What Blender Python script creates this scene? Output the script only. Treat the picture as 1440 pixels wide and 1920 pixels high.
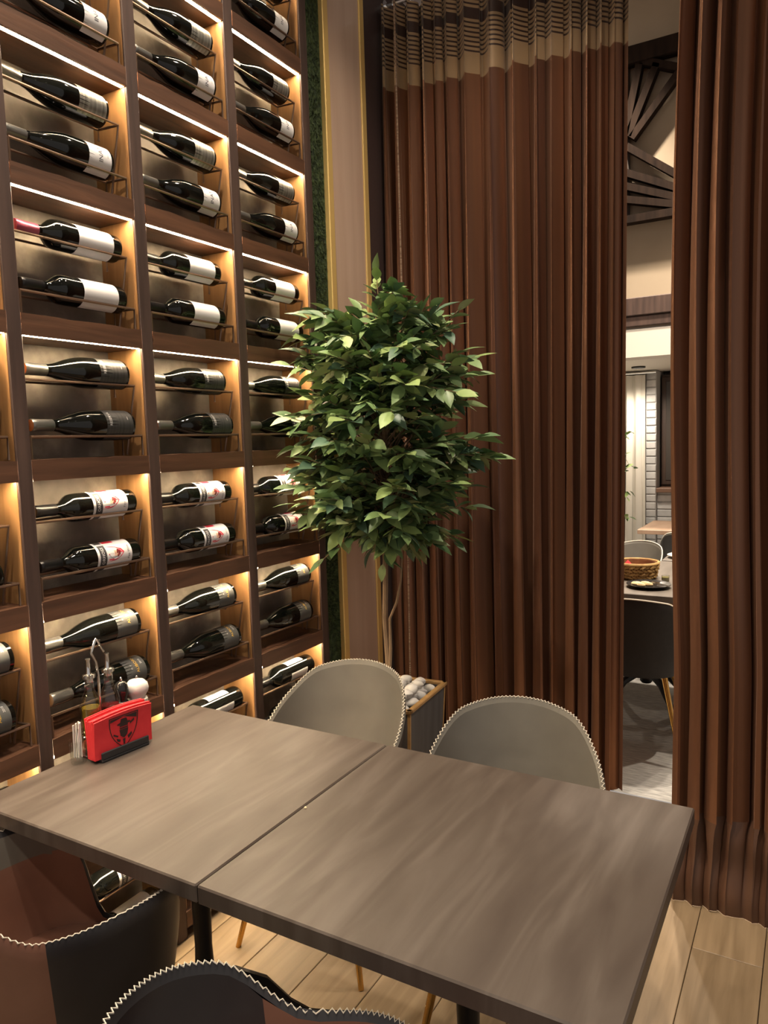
import bpy, math, random
from mathutils import Vector, Matrix, noise
PI = math.pi
random.seed(7)
for o in list(bpy.data.objects): bpy.data.objects.remove(o, do_unlink=True)
S = bpy.context.scene
COL = S.collection

# ------------------------------------------------------------------ camera
YAW, PITCH, ROLL, FPX = math.radians(30.269), math.radians(-5.4638), math.radians(-1.7364), 1393.36
CAM = Vector((1.6694, 0.0, 1.53))
fw = Vector((-math.sin(YAW)*math.cos(PITCH), math.cos(YAW)*math.cos(PITCH), math.sin(PITCH)))
rt = Vector((math.cos(YAW), math.sin(YAW), 0)); up = rt.cross(fw)
r2 = math.cos(ROLL)*rt + math.sin(ROLL)*up; u2 = -math.sin(ROLL)*rt + math.cos(ROLL)*up
cd = bpy.data.cameras.new('camera'); cam = bpy.data.objects.new('camera', cd); COL.objects.link(cam)
cd.sensor_fit = 'VERTICAL'; cd.sensor_height = 36.0; cd.lens = FPX/1920*36.0; cd.clip_start = 0.05
m3 = Matrix((r2, u2, -fw)).transposed()
cam.matrix_world = Matrix.Translation(CAM) @ m3.to_4x4()
S.camera = cam
# ------------------------------------------------------------------ world, exposure
w = bpy.data.worlds.new('world'); S.world = w; w.use_nodes = True
w.node_tree.nodes['Background'].inputs[0].default_value = (1.0, 0.90, 0.82, 1)
w.node_tree.nodes['Background'].inputs[1].default_value = 0.33
S.view_settings.view_transform = 'Standard'; S.view_settings.look = 'None'
S.view_settings.gamma = 1.0; S.view_settings.use_curve_mapping = False
S.view_settings.exposure = 0.35
LED_STRENGTH = 95.0
DOWN_MAIN, DOWN_FAR = 30.0, 120.0

# ------------------------------------------------------------------ materials
MATS = {}
def nt(name):
    m = bpy.data.materials.new(name); m.use_nodes = True
    n = m.node_tree.nodes; return m, n, m.node_tree.links, n['Principled BSDF']
def plain(name, col, rough=.5, metal=0., **k):
    if name in MATS: return MATS[name]
    m, n, l, b = nt(name)
    b.inputs['Base Color'].default_value = (*col, 1); b.inputs['Roughness'].default_value = rough
    b.inputs['Metallic'].default_value = metal
    for a, v in k.items(): b.inputs[a.replace('_', ' ')].default_value = v
    tc = n.new('ShaderNodeTexCoord'); nz = n.new('ShaderNodeTexNoise'); nz.inputs['Scale'].default_value = 60
    mr = n.new('ShaderNodeMapRange'); mr.inputs['To Min'].default_value = max(rough-.06, .01); mr.inputs['To Max'].default_value = min(rough+.06, 1)
    l.new(tc.outputs['Object'], nz.inputs['Vector']); l.new(nz.outputs['Fac'], mr.inputs['Value']); l.new(mr.outputs['Result'], b.inputs['Roughness'])
    MATS[name] = m; return m
def mixed(name, c1, c2, scale=(1, 1, 1), nscale=5., rough=.5, bump=0., detail=6., dist=0., lo=.3, hi=.7, metal=0., c3=None, rnd=0., **k):
    """two or three colours blended by stretched noise in object space"""
    if name in MATS: return MATS[name]
    m, n, l, b = nt(name)
    tc = n.new('ShaderNodeTexCoord'); mp = n.new('ShaderNodeMapping'); mp.inputs['Scale'].default_value = scale
    nz = n.new('ShaderNodeTexNoise'); nz.inputs['Scale'].default_value = nscale; nz.inputs['Detail'].default_value = detail; nz.inputs['Distortion'].default_value = dist
    cr = n.new('ShaderNodeValToRGB'); e = cr.color_ramp.elements
    e[0].position = lo; e[0].color = (*c1, 1); e[1].position = hi; e[1].color = (*c2, 1)
    if c3: x = e.new((lo+hi)/2); x.color = (*c3, 1)
    l.new(tc.outputs['Object'], mp.inputs['Vector']); l.new(mp.outputs['Vector'], nz.inputs['Vector']); l.new(nz.outputs['Fac'], cr.inputs['Fac'])
    out = cr.outputs['Color']
    oi = n.new('ShaderNodeObjectInfo')
    if rnd:
        hs = n.new('ShaderNodeHueSaturation'); mr = n.new('ShaderNodeMapRange')
        mr.inputs['To Min'].default_value = 1-rnd; mr.inputs['To Max'].default_value = 1+rnd
        l.new(oi.outputs['Random'], mr.inputs['Value']); l.new(mr.outputs['Result'], hs.inputs['Value']); l.new(out, hs.inputs['Color']); out = hs.outputs['Color']
        ad = n.new('ShaderNodeVectorMath'); ad.operation = 'ADD'; sc = n.new('ShaderNodeVectorMath'); sc.operation = 'SCALE'; sc.inputs['Scale'].default_value = 37
        cx = n.new('ShaderNodeCombineXYZ'); l.new(oi.outputs['Random'], cx.inputs[0]); l.new(oi.outputs['Random'], cx.inputs[1]); l.new(oi.outputs['Random'], cx.inputs[2])
        l.new(cx.outputs[0], sc.inputs[0]); l.new(tc.outputs['Object'], ad.inputs[0]); l.new(sc.outputs[0], ad.inputs[1]); l.new(ad.outputs[0], mp.inputs['Vector'])
    l.new(out, b.inputs['Base Color'])
    b.inputs['Roughness'].default_value = rough; b.inputs['Metallic'].default_value = metal
    for a, v in k.items(): b.inputs[a.replace('_', ' ')].default_value = v
    if bump:
        bp = n.new('ShaderNodeBump'); bp.inputs['Strength'].default_value = bump; bp.inputs['Distance'].default_value = .01
        l.new(nz.outputs['Fac'], bp.inputs['Height']); l.new(bp.outputs['Normal'], b.inputs['Normal'])
    MATS[name] = m; return m
def emit(name, col, s):
    if name in MATS: return MATS[name]
    m, n, l, b = nt(name); b.inputs['Base Color'].default_value = (*col, 1)
    b.inputs['Emission Color'].default_value = (*col, 1); b.inputs['Emission Strength'].default_value = s
    MATS[name] = m; return m
def glassy(name, col, rough=.02, ior=1.45):
    if name in MATS: return MATS[name]
    m, n, l, b = nt(name); b.inputs['Base Color'].default_value = (*col, 1); b.inputs['Roughness'].default_value = rough
    b.inputs['Transmission Weight'].default_value = 1; b.inputs['IOR'].default_value = ior
    MATS[name] = m; return m

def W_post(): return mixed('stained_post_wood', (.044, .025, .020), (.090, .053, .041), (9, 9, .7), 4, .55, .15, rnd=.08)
def W_lit_side(): return mixed('glow_tinted_side_wood', (.27, .135, .048), (.40, .215, .085), (12, 12, .8), 3.2, .5, .1, dist=.6, rnd=.06)  # post wood with the LED glow put into a lighter, yellower colour
def W_shelf(): return mixed('stained_shelf_wood', (.06, .027, .014), (.13, .058, .03), (9, .8, 9), 4, .5, .12, dist=.4, rnd=.1)
def M_back(): return mixed('patina_back_panel', (.16, .14, .115), (.42, .375, .30), (1, 1, 1), 9, .5, .25, detail=9, lo=.34, hi=.68, c3=(.22, .195, .165))
def M_iron(): return plain('bronze_wire', (.24, .16, .115), .32, .8)
def M_black_iron(): return plain('black_cast_iron', (.012, .012, .013), .4, .6)
def M_gold(): return plain('brushed_gold', (.62, .36, .10), .25, 1.)
def M_brass(): return plain('brass_trim', (.90, .64, .24), .5, .55)
def M_chrome(): return plain('polished_chrome', (.8, .8, .8), .12, 1.)
def M_tabletop(): return mixed('walnut_laminate', (.052, .039, .033), (.110, .092, .081), (6, .9, 1), 3.0, .40, .03, detail=8, dist=.8, c3=(.075, .060, .051), lo=.28, hi=.74, Specular_IOR_Level=.45)

# ------------------------------------------------------------------ mesh helpers
class MB:
    def __init__(s): s.v = []; s.f = []; s.m = []; s.cur = 0
    def add(s, vs, fs, mi=None):
        o = len(s.v); s.v += [tuple(x) for x in vs]; s.f += [tuple(i+o for i in f) for f in fs]; s.m += [s.cur if mi is None else mi]*len(fs)
    def box(s, a, b):
        x0, y0, z0 = a; x1, y1, z1 = b
        vs = [(x, y, z) for z in (z0, z1) for y in (y0, y1) for x in (x0, x1)]
        s.add(vs, [(0, 2, 3, 1), (4, 5, 7, 6), (0, 1, 5, 4), (2, 6, 7, 3), (0, 4, 6, 2), (1, 3, 7, 5)])
    def bbox(s, a, b, r=.004):
        """box with chamfered edges"""
        x0, y0, z0 = a; x1, y1, z1 = b
        r = min(r, abs(x1-x0)*.45, abs(y1-y0)*.45, abs(z1-z0)*.45)
        import bmesh
        bm = bmesh.new(); bmesh.ops.create_cube(bm, size=1)
        for v in bm.verts: v.co = Vector(((x0+x1)/2+v.co.x*(x1-x0), (y0+y1)/2+v.co.y*(y1-y0), (z0+z1)/2+v.co.z*(z1-z0)))
        bmesh.ops.bevel(bm, geom=bm.edges[:], offset=r, segments=1, affect='EDGES', profile=.5)
        bm.verts.index_update(); s.add([v.co[:] for v in bm.verts], [[v.index for v in f.verts] for f in bm.faces]); bm.free()
    def tube(s, pts, r, n=8, cap=True):
        pts = [Vector(p) for p in pts]; rs = r if isinstance(r, (list, tuple)) else [r]*len(pts)
        vs = []; prev = None
        for i, p in enumerate(pts):
            t = (pts[min(i+1, len(pts)-1)]-pts[max(i-1, 0)]).normalized()
            if prev is None:
                a = t.orthogonal().normalized()
            else:
                a = (prev - t*prev.dot(t)); a = a.normalized() if a.length > 1e-6 else t.orthogonal().normalized()
            prev = a; b = t.cross(a)
            vs += [p+(a*math.cos(2*PI*k/n)+b*math.sin(2*PI*k/n))*rs[i] for k in range(n)]
        fs = [(i*n+k, i*n+(k+1) % n, (i+1)*n+(k+1) % n, (i+1)*n+k) for i in range(len(pts)-1) for k in range(n)]
        if cap: fs += [tuple(range(n))[::-1], tuple((len(pts)-1)*n+k for k in range(n))]
        s.add(vs, fs)
    def lathe(s, prof, n=24, axis='z', c=(0, 0, 0), a0=0., a1=2*PI):
        """prof: list of (radius, height). closed caps when radius 0"""
        full = abs(a1-a0-2*PI) < 1e-6; m = n if full else n+1
        vs = []
        for r, h in prof:
            for k in range(m):
                a = a0+(a1-a0)*k/n
                if axis == 'z': vs.append((c[0]+r*math.cos(a), c[1]+r*math.sin(a), c[2]+h))
                else: vs.append((c[0]+r*math.cos(a), c[1]+h, c[2]+r*math.sin(a)))
        fs = []
        for i in range(len(prof)-1):
            for k in range(n):
                k2 = (k+1) % m
                q = (i*m+k, i*m+k2, (i+1)*m+k2, (i+1)*m+k)
                fs.append(q if axis == 'z' else q[::-1])
        s.add(vs, fs)
    def grid(s, fn, nu, nv, mi=None):
        vs = [fn(i/nu, j/nv) for j in range(nv+1) for i in range(nu+1)]
        fs = [(j*(nu+1)+i, j*(nu+1)+i+1, (j+1)*(nu+1)+i+1, (j+1)*(nu+1)+i) for j in range(nv) for i in range(nu)]
        s.add(vs, fs, mi)
    def mesh(s, name, mats, smooth=False):
        me = bpy.data.meshes.new(name); me.from_pydata(s.v, [], s.f)
        for m in (mats if isinstance(mats, (list, tuple)) else [mats]): me.materials.append(m)
        me.polygons.foreach_set('material_index', s.m)
        if smooth: me.polygons.foreach_set('use_smooth', [True]*len(s.f))
        me.validate(); me.update()
        if smooth:
            try: me.set_sharp_from_angle(angle=math.radians(40))
            except Exception: pass
        return me
    def obj(s, name, mats, parent=None, smooth=False):
        return link(name, s.mesh(name, mats, smooth), parent)
def link(name, me, parent=None):
    o = bpy.data.objects.new(name, me); COL.objects.link(o)
    if parent: o.parent = parent
    return o
def thing(name, label, cat, loc=(0, 0, 0), rz=0., group=None):
    o = bpy.data.objects.new(name, None); COL.objects.link(o); o.location = loc; o.rotation_euler = (0, 0, rz); o.empty_display_size = .05
    tag(o, label, cat, group); return o
def tag(o, label, cat, group=None):
    o['label'] = label; o['category'] = cat
    if group: o['group'] = group
    return o
def struct(o): o['kind'] = 'structure'; return o
def copy_tree(o, parent=None):
    c = o.copy(); COL.objects.link(c); c.parent = parent
    for ch in KIDS(o): copy_tree(ch, c)
    return c
def KIDS(o): return [c for c in list(o.children)]
def text_outline(body, size=.02):
    """flat text as (verts, faces) in 2d, centred"""
    cu = bpy.data.curves.new('t', 'FONT'); cu.body = body; cu.size = size; cu.align_x = 'CENTER'; cu.align_y = 'CENTER'; cu.resolution_u = 2
    o = bpy.data.objects.new('t', cu); COL.objects.link(o)
    bpy.context.view_layer.update(); dg = bpy.context.evaluated_depsgraph_get()
    me = bpy.data.meshes.new_from_object(o.evaluated_get(dg))
    vs = [v.co.copy() for v in me.vertices]; fs = [tuple(p.vertices) for p in me.polygons]
    bpy.data.objects.remove(o); bpy.data.curves.remove(cu); bpy.data.meshes.remove(me)
    return vs, fs

# ================================================================== SETTING
RIGHT, LEFT, RACKX = [1.1102, 1.5217, 1.9367, 2.3522], [0.7372, 1.1502, 1.5640, 1.9800], -.145
PITCHZ, Z0 = .35626, 2.5255
def T(r): return Z0-PITCHZ*r
# main floor: oak planks over a dark screed
b = MB(); b.box((-.3, -2.2, -.06), (4.2, 3.14, -.012)); floor = struct(b.obj('floor', plain('floor_screed', (.06, .045, .03), .8)))
oak = mixed('light_oak_plank', (.195, .138, .080), (.30, .22, .135), (11, .8, 1), 3, .45, .05, detail=8, dist=.7, rnd=.10)
plank_meshes = {}
x = -.14
i = 0
while x < 3.6:
    y = -1.2-(i*.47 % 1.2)
    while y < 3.12:
        L = min(1.2, 3.12-y)
        k = round(L, 3)
        if k not in plank_meshes:
            b = MB(); b.bbox((0, 0, -.012), (.188, L-.002, 0), .0015); plank_meshes[k] = b.mesh('plank', oak)
        if y+L > -1.0:
            o = link('plank', plank_meshes[k], floor); o.location = (x, y, 0)
        y += 1.2
    x += .19; i += 1
# second room: grey carpet
b = MB(); b.grid(lambda u, v: (-1.6+u*6, 3.14+v*4.6, -.004), 4, 4)
struct(b.obj('floor_carpet', mixed('grey_carpet', (.20, .20, .195), (.40, .395, .38), (2.4, 16, 1), 7, .95, .5, detail=8)))
# wall behind the shelving, runs on to the moss strip
b = MB(); b.box((-.30, -1.6, 0), (-.165, 3.13, 4.0)); struct(b.obj('wall_left', mixed('dark_plaster', (.06, .045, .035), (.10, .075, .06), nscale=4, rough=.8)))
# ceilings
b = MB(); b.box((-.3, -2.2, 4.0), (4.2, 3.2, 4.1)); struct(b.obj('ceiling', plain('ceiling_paint', (.35, .32, .30), .8)))
b = MB(); b.box((-1.6, 3.2, 4.9), (4.4, 7.7, 5.0)); struct(b.obj('ceiling_far', plain('ceiling_far_paint', (.5, .46, .42), .8)))
# lintel wall over the curtains
b = MB(); b.box((.0, 3.16, 3.5), (4.2, 3.26, 4.0)); struct(b.obj('wall_back', plain('lilac_grey_paint', (.40, .37, .40), .7)))
# far room shell
cream = mixed('cream_wall_paint', (.36, .285, .20), (.42, .34, .25), nscale=2, rough=.7)
b = MB(); b.box((-1.6, 6.0, 2.335), (4.4, 6.1, 4.9)); struct(b.obj('wall_far_upper', cream))
b = MB(); b.box((-1.6, 7.5, 0), (4.4, 7.6, 2.4)); struct(b.obj('wall_far', plain('far_niche_paint', (.30, .28, .26), .8)))
b = MB(); b.box((-1.6, 3.26, 0), (-1.5, 7.5, 4.9)); struct(b.obj('wall_far_left', cream))
b = MB(); b.box((4.3, 3.26, 0), (4.4, 7.5, 4.9)); struct(b.obj('wall_far_right', cream))
b = MB(); b.bbox((-1.5, 5.98, 2.09), (4.3, 7.5, 2.335), .02); struct(b.obj('trim_1', plain('white_bulkhead_paint', (.66, .63, .57), .6)))
b = MB(); b.bbox((-1.5, 5.968, 2.34), (4.3, 6.0, 2.42), .006); b.bbox((-1.5, 5.955, 2.42), (4.3, 6.0, 2.555), .006)
struct(b.obj('trim_2', W_post()))

# pillar with brass corners, moss strip, dark jamb
b = MB(); b.bbox((-.165, 2.505, 0), (.0, 2.80, 4.0), .004)
struct(b.obj('wall_pillar', mixed('glossy_wood_laminate', (.50, .345, .26), (.62, .46, .36), (7, 7, .5), 2.2, .34, 0, dist=.5, lo=.25, hi=.75, Coat_Weight=.5, Coat_Roughness=.12)))
for k, (y0, y1) in enumerate([(2.500, 2.536), (2.770, 2.806)]):
    b = MB(); b.bbox((-.16, y0, 0), (.006, y1, 4.0), .003); struct(b.obj('trim_%d' % (3+k), M_brass()))
b = MB(); b.box((-.165, 2.806, 0), (.004, 3.30, 4.0)); struct(b.obj('wall_jamb', plain('dark_brown_jamb', (.055, .034, .032), .5)))
moss = MB(); moss.box((-.165, 2.399, 0), (-.014, 2.499, 4.0))
mo = moss.obj('moss_strip', mixed('moss_green', (.010, .022, .008), (.055, .085, .026), nscale=55, rough=.95, bump=.9, detail=3))
tag(mo, 'tall narrow strip of dark green moss between wine shelving and wood pillar', 'moss panel')
rng = random.Random(3); b = MB()
for k in range(6500):
    z = rng.random()*3.6; y = 2.408+rng.random()*.084; l = rng.uniform(.005, .012); px = rng.uniform(-.5, .5); pz = rng.uniform(-.7, .5)
    d = Vector((1, px, pz)).normalized()*l; s_ = Vector((0, .0022, .001))
    c = Vector((-.0145, y, z)); b.add([c-s_, c+s_, c+d], [(0, 1, 2)])
mt = b.obj('moss_tufts', MATS['moss_green'], mo); mt['kind'] = 'stuff'

# ================================================================== WINE SHELVING
rack = thing('wine_shelving', 'tall dark stained wooden wine shelving with lit square cells along the left wall', 'shelving', (0, 0, 0))
edges = [(.695, .7372)]+[(RIGHT[i], (LEFT+[2.397])[i+1]) for i in range(4)]
for y0, y1 in edges:
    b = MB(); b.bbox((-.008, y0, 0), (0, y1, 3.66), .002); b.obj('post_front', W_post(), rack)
    b = MB(); b.box((RACKX-.01, y0, 0), (-.008, y1, 3.66)); b.obj('post', W_lit_side(), rack)
ROWS = list(range(-3, 7))
for c in range(4):
    y0, y1 = LEFT[c], RIGHT[c]
    for r in range(-3, 8):
        zt = T(r)
        rg = random.Random(c*31+r)
        wob = [rg.uniform(-.0022, .0022) for _ in range(9)]
        # board with a slightly waney front edge
        b = MB()
        def edge(u, v, zt=zt, y0=y0, y1=y1, wob=wob):
            k = min(int(u*8), 7); t = u*8-k; wv = wob[k]*(1-t)+wob[k+1]*t
            y = y0+(y1-y0)*u
            P = [(-.145, zt), (-.0, zt), (-.0, zt+.052+wv), (-.145, zt+.053), (-.145, zt)]
            q = P[int(round(v*4))]; return (q[0], y, q[1])
        b.grid(edge, 16, 4); o = b.obj('shelf_board', W_shelf(), rack)
        if r < 7:
            b = MB(); b.box((-.021, y0+.003, zt-.0003), (-.008, y1-.003, zt+.0)); b.obj('light_strip', emit('warm_led', (1.0, .76, .48), LED_STRENGTH), rack)
            b = MB(); b.box((RACKX-.012, y0-.002, T(r+1)+.053), (RACKX, y1+.002, zt)); b.obj('back_panel', M_back(), rack)
b = MB(); b.box((-.12, .7372, 0), (-.03, 2.3522, T(7))); b.obj('plinth', W_post(), rack)

# wire bottle holders, one per cell
XU, XL, DX = -.056, -.046, .035
def holder():
    root = thing('bottle_rack', '', 'bottle rack')
    w_ = .372
    def bar(pts): 
        bb = MB(); bb.tube(pts, .0036, 6); bb.obj('rod', M_iron(), root)
    ya, yb = .008, w_-.020
    bar([(XU+DX, ya, -.105), (XU+DX, yb, -.105), (XU-.005, yb-.004, -.300)])
    bar([(XU-DX, ya, -.105), (XU-DX, yb-.01, -.105), (XU-DX, yb-.01, -.135)])
    bar([(XL+DX, ya, -.247), (XL+DX, yb+.008, -.247), (XL+DX, yb+.008, -.302)])
    bar([(XL-DX, ya, -.247), (XL-DX, yb-.002, -.247), (XL-DX, yb-.002, -.302)])
    bar([(XU+DX, ya, -.105), (XU-.005, ya+.004, -.300)])
    bar([(XL+DX, ya, -.247), (XL+DX, ya, -.302)])
    bar([(XU+DX, yb, -.105), (XU-DX, yb-.01, -.105)])
    bar([(XL+DX, yb+.008, -.247), (XL-DX, yb-.002, -.247)])
    return root
COLN = ['first', 'second', 'third', 'fourth']
ROWN = {-2: 'second', -1: 'third', 0: 'fourth', 1: 'fifth', 2: 'sixth', 3: 'seventh', 4: 'eighth', 5: 'ninth', 6: 'tenth'}
h0 = None
CELLS = [(c, r) for r in range(-2, 7) for c in range(4) if not (c == 0 and r < 2)]
for c, r in CELLS:
    if h0 is None: h0 = o = holder()
    else: o = copy_tree(h0)
    o.location = (0, LEFT[c], T(r))
    tag(o, 'bronze wire bottle rack in shelving column %s from the left, %s row down' % (COLN[c], ROWN[r]), 'bottle rack', 'wire bottle racks in the wine shelving')

# ---- bottles
def smooth_prof(pts, n=5):
    out = []
    for i in range(len(pts)-1):
        p0 = pts[max(i-1, 0)]; p1 = pts[i]; p2 = pts[i+1]; p3 = pts[min(i+2, len(pts)-1)]
        for k in range(n):
            t = k/n
            out.append(tuple(.5*((2*p1[j])+(-p0[j]+p2[j])*t+(2*p0[j]-5*p1[j]+4*p2[j]-p3[j])*t*t+(-p0[j]+3*p1[j]-3*p2[j]+p3[j])*t**3) for j in (0, 1)))
    out.append(pts[-1]); return out
SHAPES = {  # (radius, distance from base)
 'burgundy': ([(.0405, .010), (.0418, .05), (.0418, .115), (.0395, .150), (.0310, .185), (.0215, .212), (.0162, .235), (.0148, .262)], .305),
 'bordeaux': ([(.0375, .010), (.0385, .05), (.0385, .15), (.0385, .182), (.0355, .202), (.0250, .217), (.0165, .228), (.0148, .242), (.0145, .262)], .303)}
def body_mesh(kind):
    pts, L = SHAPES[kind]
    pr_ = [(.0, .012), (.028, .004), (.036, .0), (pts[0][0], .004)]+smooth_prof(pts)+[(.0145, L-.006)]
    b = MB(); b.lathe([(r, .155-h) for r, h in pr_], 28, 'y'); return b.mesh('bottle_glass', glass_dark, True)
glass_dark = plain('dark_green_glass', (.003, .0035, .003), .07, 0.)
def cap_mesh(kind, mats):
    L = SHAPES[kind][1]; b = MB()
    b.lathe([(r, .155-h) for r, h in [(.0149, L-.062), (.0157, L-.061), (.0157, L-.012), (.0162, L-.010), (.0162, L-.002), (.015, L)]], 20, 'y'); 
    b.cur = 1; b.lathe([(r, .155-h) for r, h in [(.015, L), (.012, L+.001), (0, L+.001)]], 20, 'y')
    return b.mesh('foil_capsule', mats, True)
def wrap(rad, a, s):  # angle a around axis (0=+x, 90=+z); s = distance from base
    return (rad*math.cos(a), .155-s, rad*math.sin(a))
def label_mesh(rad, a0, a1, s0, s1, mat, nm='paper_label'):
    b = MB(); b.grid(lambda u, v: wrap(rad, a0+(a1-a0)*u, s0+(s1-s0)*v), 20, 1)
    me = b.mesh(nm, mat, True); return me
def wrap_shape(vs, rad, ac, sc):
    # text x runs around the bottle (anticlockwise seen from the base side up), y toward the neck
    return [wrap(rad, ac+v[0]/rad, sc+v[1]) for v in vs]
def letter_mesh(items, rad, nm='lettering'):
    """items: (text,size,angle,dist,mat)"""
    b = MB(); mats = []
    for body, size, ac, sc, mat in items:
        if mat not in mats: mats.append(mat)
        vs, fs = text_outline(body, size); b.add(wrap_shape(vs, rad, ac, sc), fs, mats.index(mat))
    return b.mesh(nm, mats)
foil_grey = plain('grey_foil', (.22, .22, .21), .3, .7); foil_black = plain('black_foil', (.012, .012, .013), .3, .3)
foil_plum = plain('plum_foil', (.30, .06, .12), .35, .5); cork = plain('cork_tip', (.55, .40, .24), .6); copper = plain('copper_tip', (.55, .25, .12), .35, .6)
pap_white = plain('white_label_paper', (.66, .65, .66), .6); pap_black = mixed('black_label_paper', (.016, .017, .018), (.05, .05, .05), (1, 60, 1), 2.5, .45)
pap_silver = mixed('streaked_silver_label', (.12, .12, .11), (.42, .41, .37), (1, 55, 1), 2.0, .3, metal=.5)
pap_grey = plain('slate_grey_label', (.060, .063, .064), .55); ink = plain('dark_print', (.05, .05, .07), .6); gold_ink = plain('gold_print', (.75, .48, .08), .35, .4)
pale_ink = plain('pale_print', (.55, .55, .55), .5); red_ink = plain('red_print', (.55, .02, .05), .5); maroon_ink = plain('maroon_print', (.16, .02, .02), .5)
skin_ink = plain('peach_print', (.72, .45, .32), .6); band_ink = plain('charcoal_band', (.03, .03, .035), .5)
D = math.radians
def proto(kind, cap, labels):
    """labels: list of (mesh, [submeshes])"""
    r = bpy.data.objects.new('wine_bottle', None); COL.objects.link(r); r.empty_display_size = .05
    link('bottle_glass', BODY[kind], r); link('foil_capsule', cap, r)
    for me, subs in labels:
        l_ = link(me.name.split('.')[0], me, r)
        for s_ in subs: link(s_.name.split('.')[0], s_, l_)
    return r
BODY = {k: body_mesh(k) for k in SHAPES}
caps = {(k, n): cap_mesh(k, [f, t]) for k in SHAPES for n, f, t in [('grey', foil_grey, cork), ('black', foil_black, foil_black), ('plum', foil_plum, foil_plum), ('copper', foil_grey, copper), ('blackcork', foil_black, cork)]}
RB, RO = .0421, .0388
def poly(pts, rad, ac, sc, mat):
    return ('poly', [Vector((x_, y_)) for x_, y_ in pts], rad, ac, sc, mat)
def art_mesh(items, nm):
    b = MB(); mats = []
    for _, pts, rad, ac, sc, mat in items:
        if mat not in mats: mats.append(mat)
        b.add(wrap_shape(pts, rad, ac, sc), [tuple(range(len(pts)))], mats.index(mat))
    return b.mesh(nm, mats)
def ell(cx, cy, rx, ry, n=14, a0=0, a1=2*PI): return [(cx+rx*math.cos(a0+(a1-a0)*k/n), cy+ry*math.sin(a0+(a1-a0)*k/n)) for k in range(n)]
def shield(w_, h_, cx=0, cy=0):
    p = [(-w_, h_*.5), (w_, h_*.5)]
    for k in range(9):
        t = k/8; p.append((w_*(1-t**2.6) if t < 1 else 0, h_*(.5-t*(1.15-.15*t))+.02*h_*0))
    q = [(-x_, y_) for x_, y_ in p[2:-1]][::-1]
    return [(x_+cx, y_+cy) for x_, y_ in p+q][::-1]
def crest(rad, ac, sc, sc_=1.0):
    """shield with a bearded, hatted head, printed small"""
    it = []
    e = .00012
    def P(pts, mat, lift): it.append(poly([(x_*sc_, y_*sc_) for x_, y_ in pts], rad+lift*e, ac, sc, mat))
    P(shield(.020, .050), red_ink, 1); P(shield(.0165, .043, 0, -.0005), pap_white, 2)
    P([(-.0165, .021), (0, .021), (0, -.004), (-.0155, -.004)], red_ink, 3); P([(0, -.004), (.015, -.004), (.010, -.018), (0, -.026)], red_ink, 3)
    P(ell(0, .008, .0095, .010), pap_white, 4); P(ell(0, .001, .0075, .0075), skin_ink, 5); P(ell(0, .0115, .0085, .0075), pap_white, 6)
    P(ell(0, -.006, .010, .004), maroon_ink, 7); P([(-.007, -.007), (.007, -.007), (.004, -.014), (-.005, -.013)], maroon_ink, 8)
    P([(-.0028, .003), (-.001, .003), (-.001, .0015), (-.0028, .0015)], maroon_ink, 9); P([(.001, .003), (.0028, .003), (.0028, .0015), (.001, .0015)], maroon_ink, 9)
    return it
lab_silver = label_mesh(RB, D(-60), D(150), .012, .098, pap_silver, 'silver_label')
lab_inat = label_mesh(RB, D(-75), D(125), .012, .084, pap_white, 'paper_label')
let_inat = letter_mesh([('INAT', .019, D(12), .046, ink), ('Cuvee', .005, D(12), .024, ink)], RB+.0002)
lab_plain = label_mesh(RO, D(-80), D(150), .030, .142, pap_white, 'paper_label')
lab_black = label_mesh(RB, D(-70), D(150), .012, .102, pap_black, 'dark_label')
let_black = letter_mesh([('RESERVA', .011, D(25), .088, pale_ink), ('vino', .006, D(25), .03, pale_ink)], RB+.0002)
lab_red = label_mesh(RO, D(-75), D(150), .034, .150, pap_white, 'paper_label')
b = MB()
b.grid(lambda u, v: wrap(RO+.00012, D(-75)+D(130)*u, .120+.022*v), 14, 1, 0)
b.grid(lambda u, v: wrap(RO+.00012, D(66)+D(60)*u, .120+.022*v), 8, 1, 0)
b.grid(lambda u, v: wrap(RO+.00012, D(66)+D(60)*u, .080+.036*v), 8, 1, 1)
band_me = b.mesh('label_band', [band_ink, red_ink], True)
crest_me = art_mesh(crest(RO+.0002, D(12), .090, 1.12), 'crest_print')
let_red = letter_mesh([('ORHOSS', .013, D(8), .131, pap_white), ('BE', .012, D(95), .131, pap_white), ('Fine Wine', .010, D(10), .046, ink)], RO+.0003)
lab_gold = label_mesh(RB, D(-70), D(160), .016, .088, pap_grey, 'slate_label')
let_gold = letter_mesh([('ALIBORN', .0135, D(48), .046, gold_ink), ('2018', .009, D(52), .029, pale_ink), ('n  r', .010, D(38), .066, pale_ink)], RB+.0002)
lab_small = label_mesh(RO, D(-50), D(15), .050, .150, pap_white, 'paper_label')
lab_small2 = label_mesh(RO, D(65), D(120), .055, .150, pap_white, 'neck_side_label')
P = {
 'silver': proto('burgundy', caps[('burgundy', 'grey')], [(lab_silver, [])]),
 'inat': proto('burgundy', caps[('burgundy', 'copper')], [(lab_inat, [let_inat])]),
 'plain': proto('bordeaux', caps[('bordeaux', 'black')], [(lab_plain, [])]),
 'plum': proto('bordeaux', caps[('bordeaux', 'plum')], [(lab_plain, [])]),
 'black': proto('burgundy', caps[('burgundy', 'copper')], [(lab_black, [let_black])]),
 'red': proto('bordeaux', caps[('bordeaux', 'black')], [(lab_red, [band_me, crest_me, let_red])]),
 'gold': proto('burgundy', caps[('burgundy', 'grey')], [(lab_gold, [let_gold])]),
 'small': proto('bordeaux', caps[('bordeaux', 'blackcork')], [(lab_small, []), (lab_small2, [])])}
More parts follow.
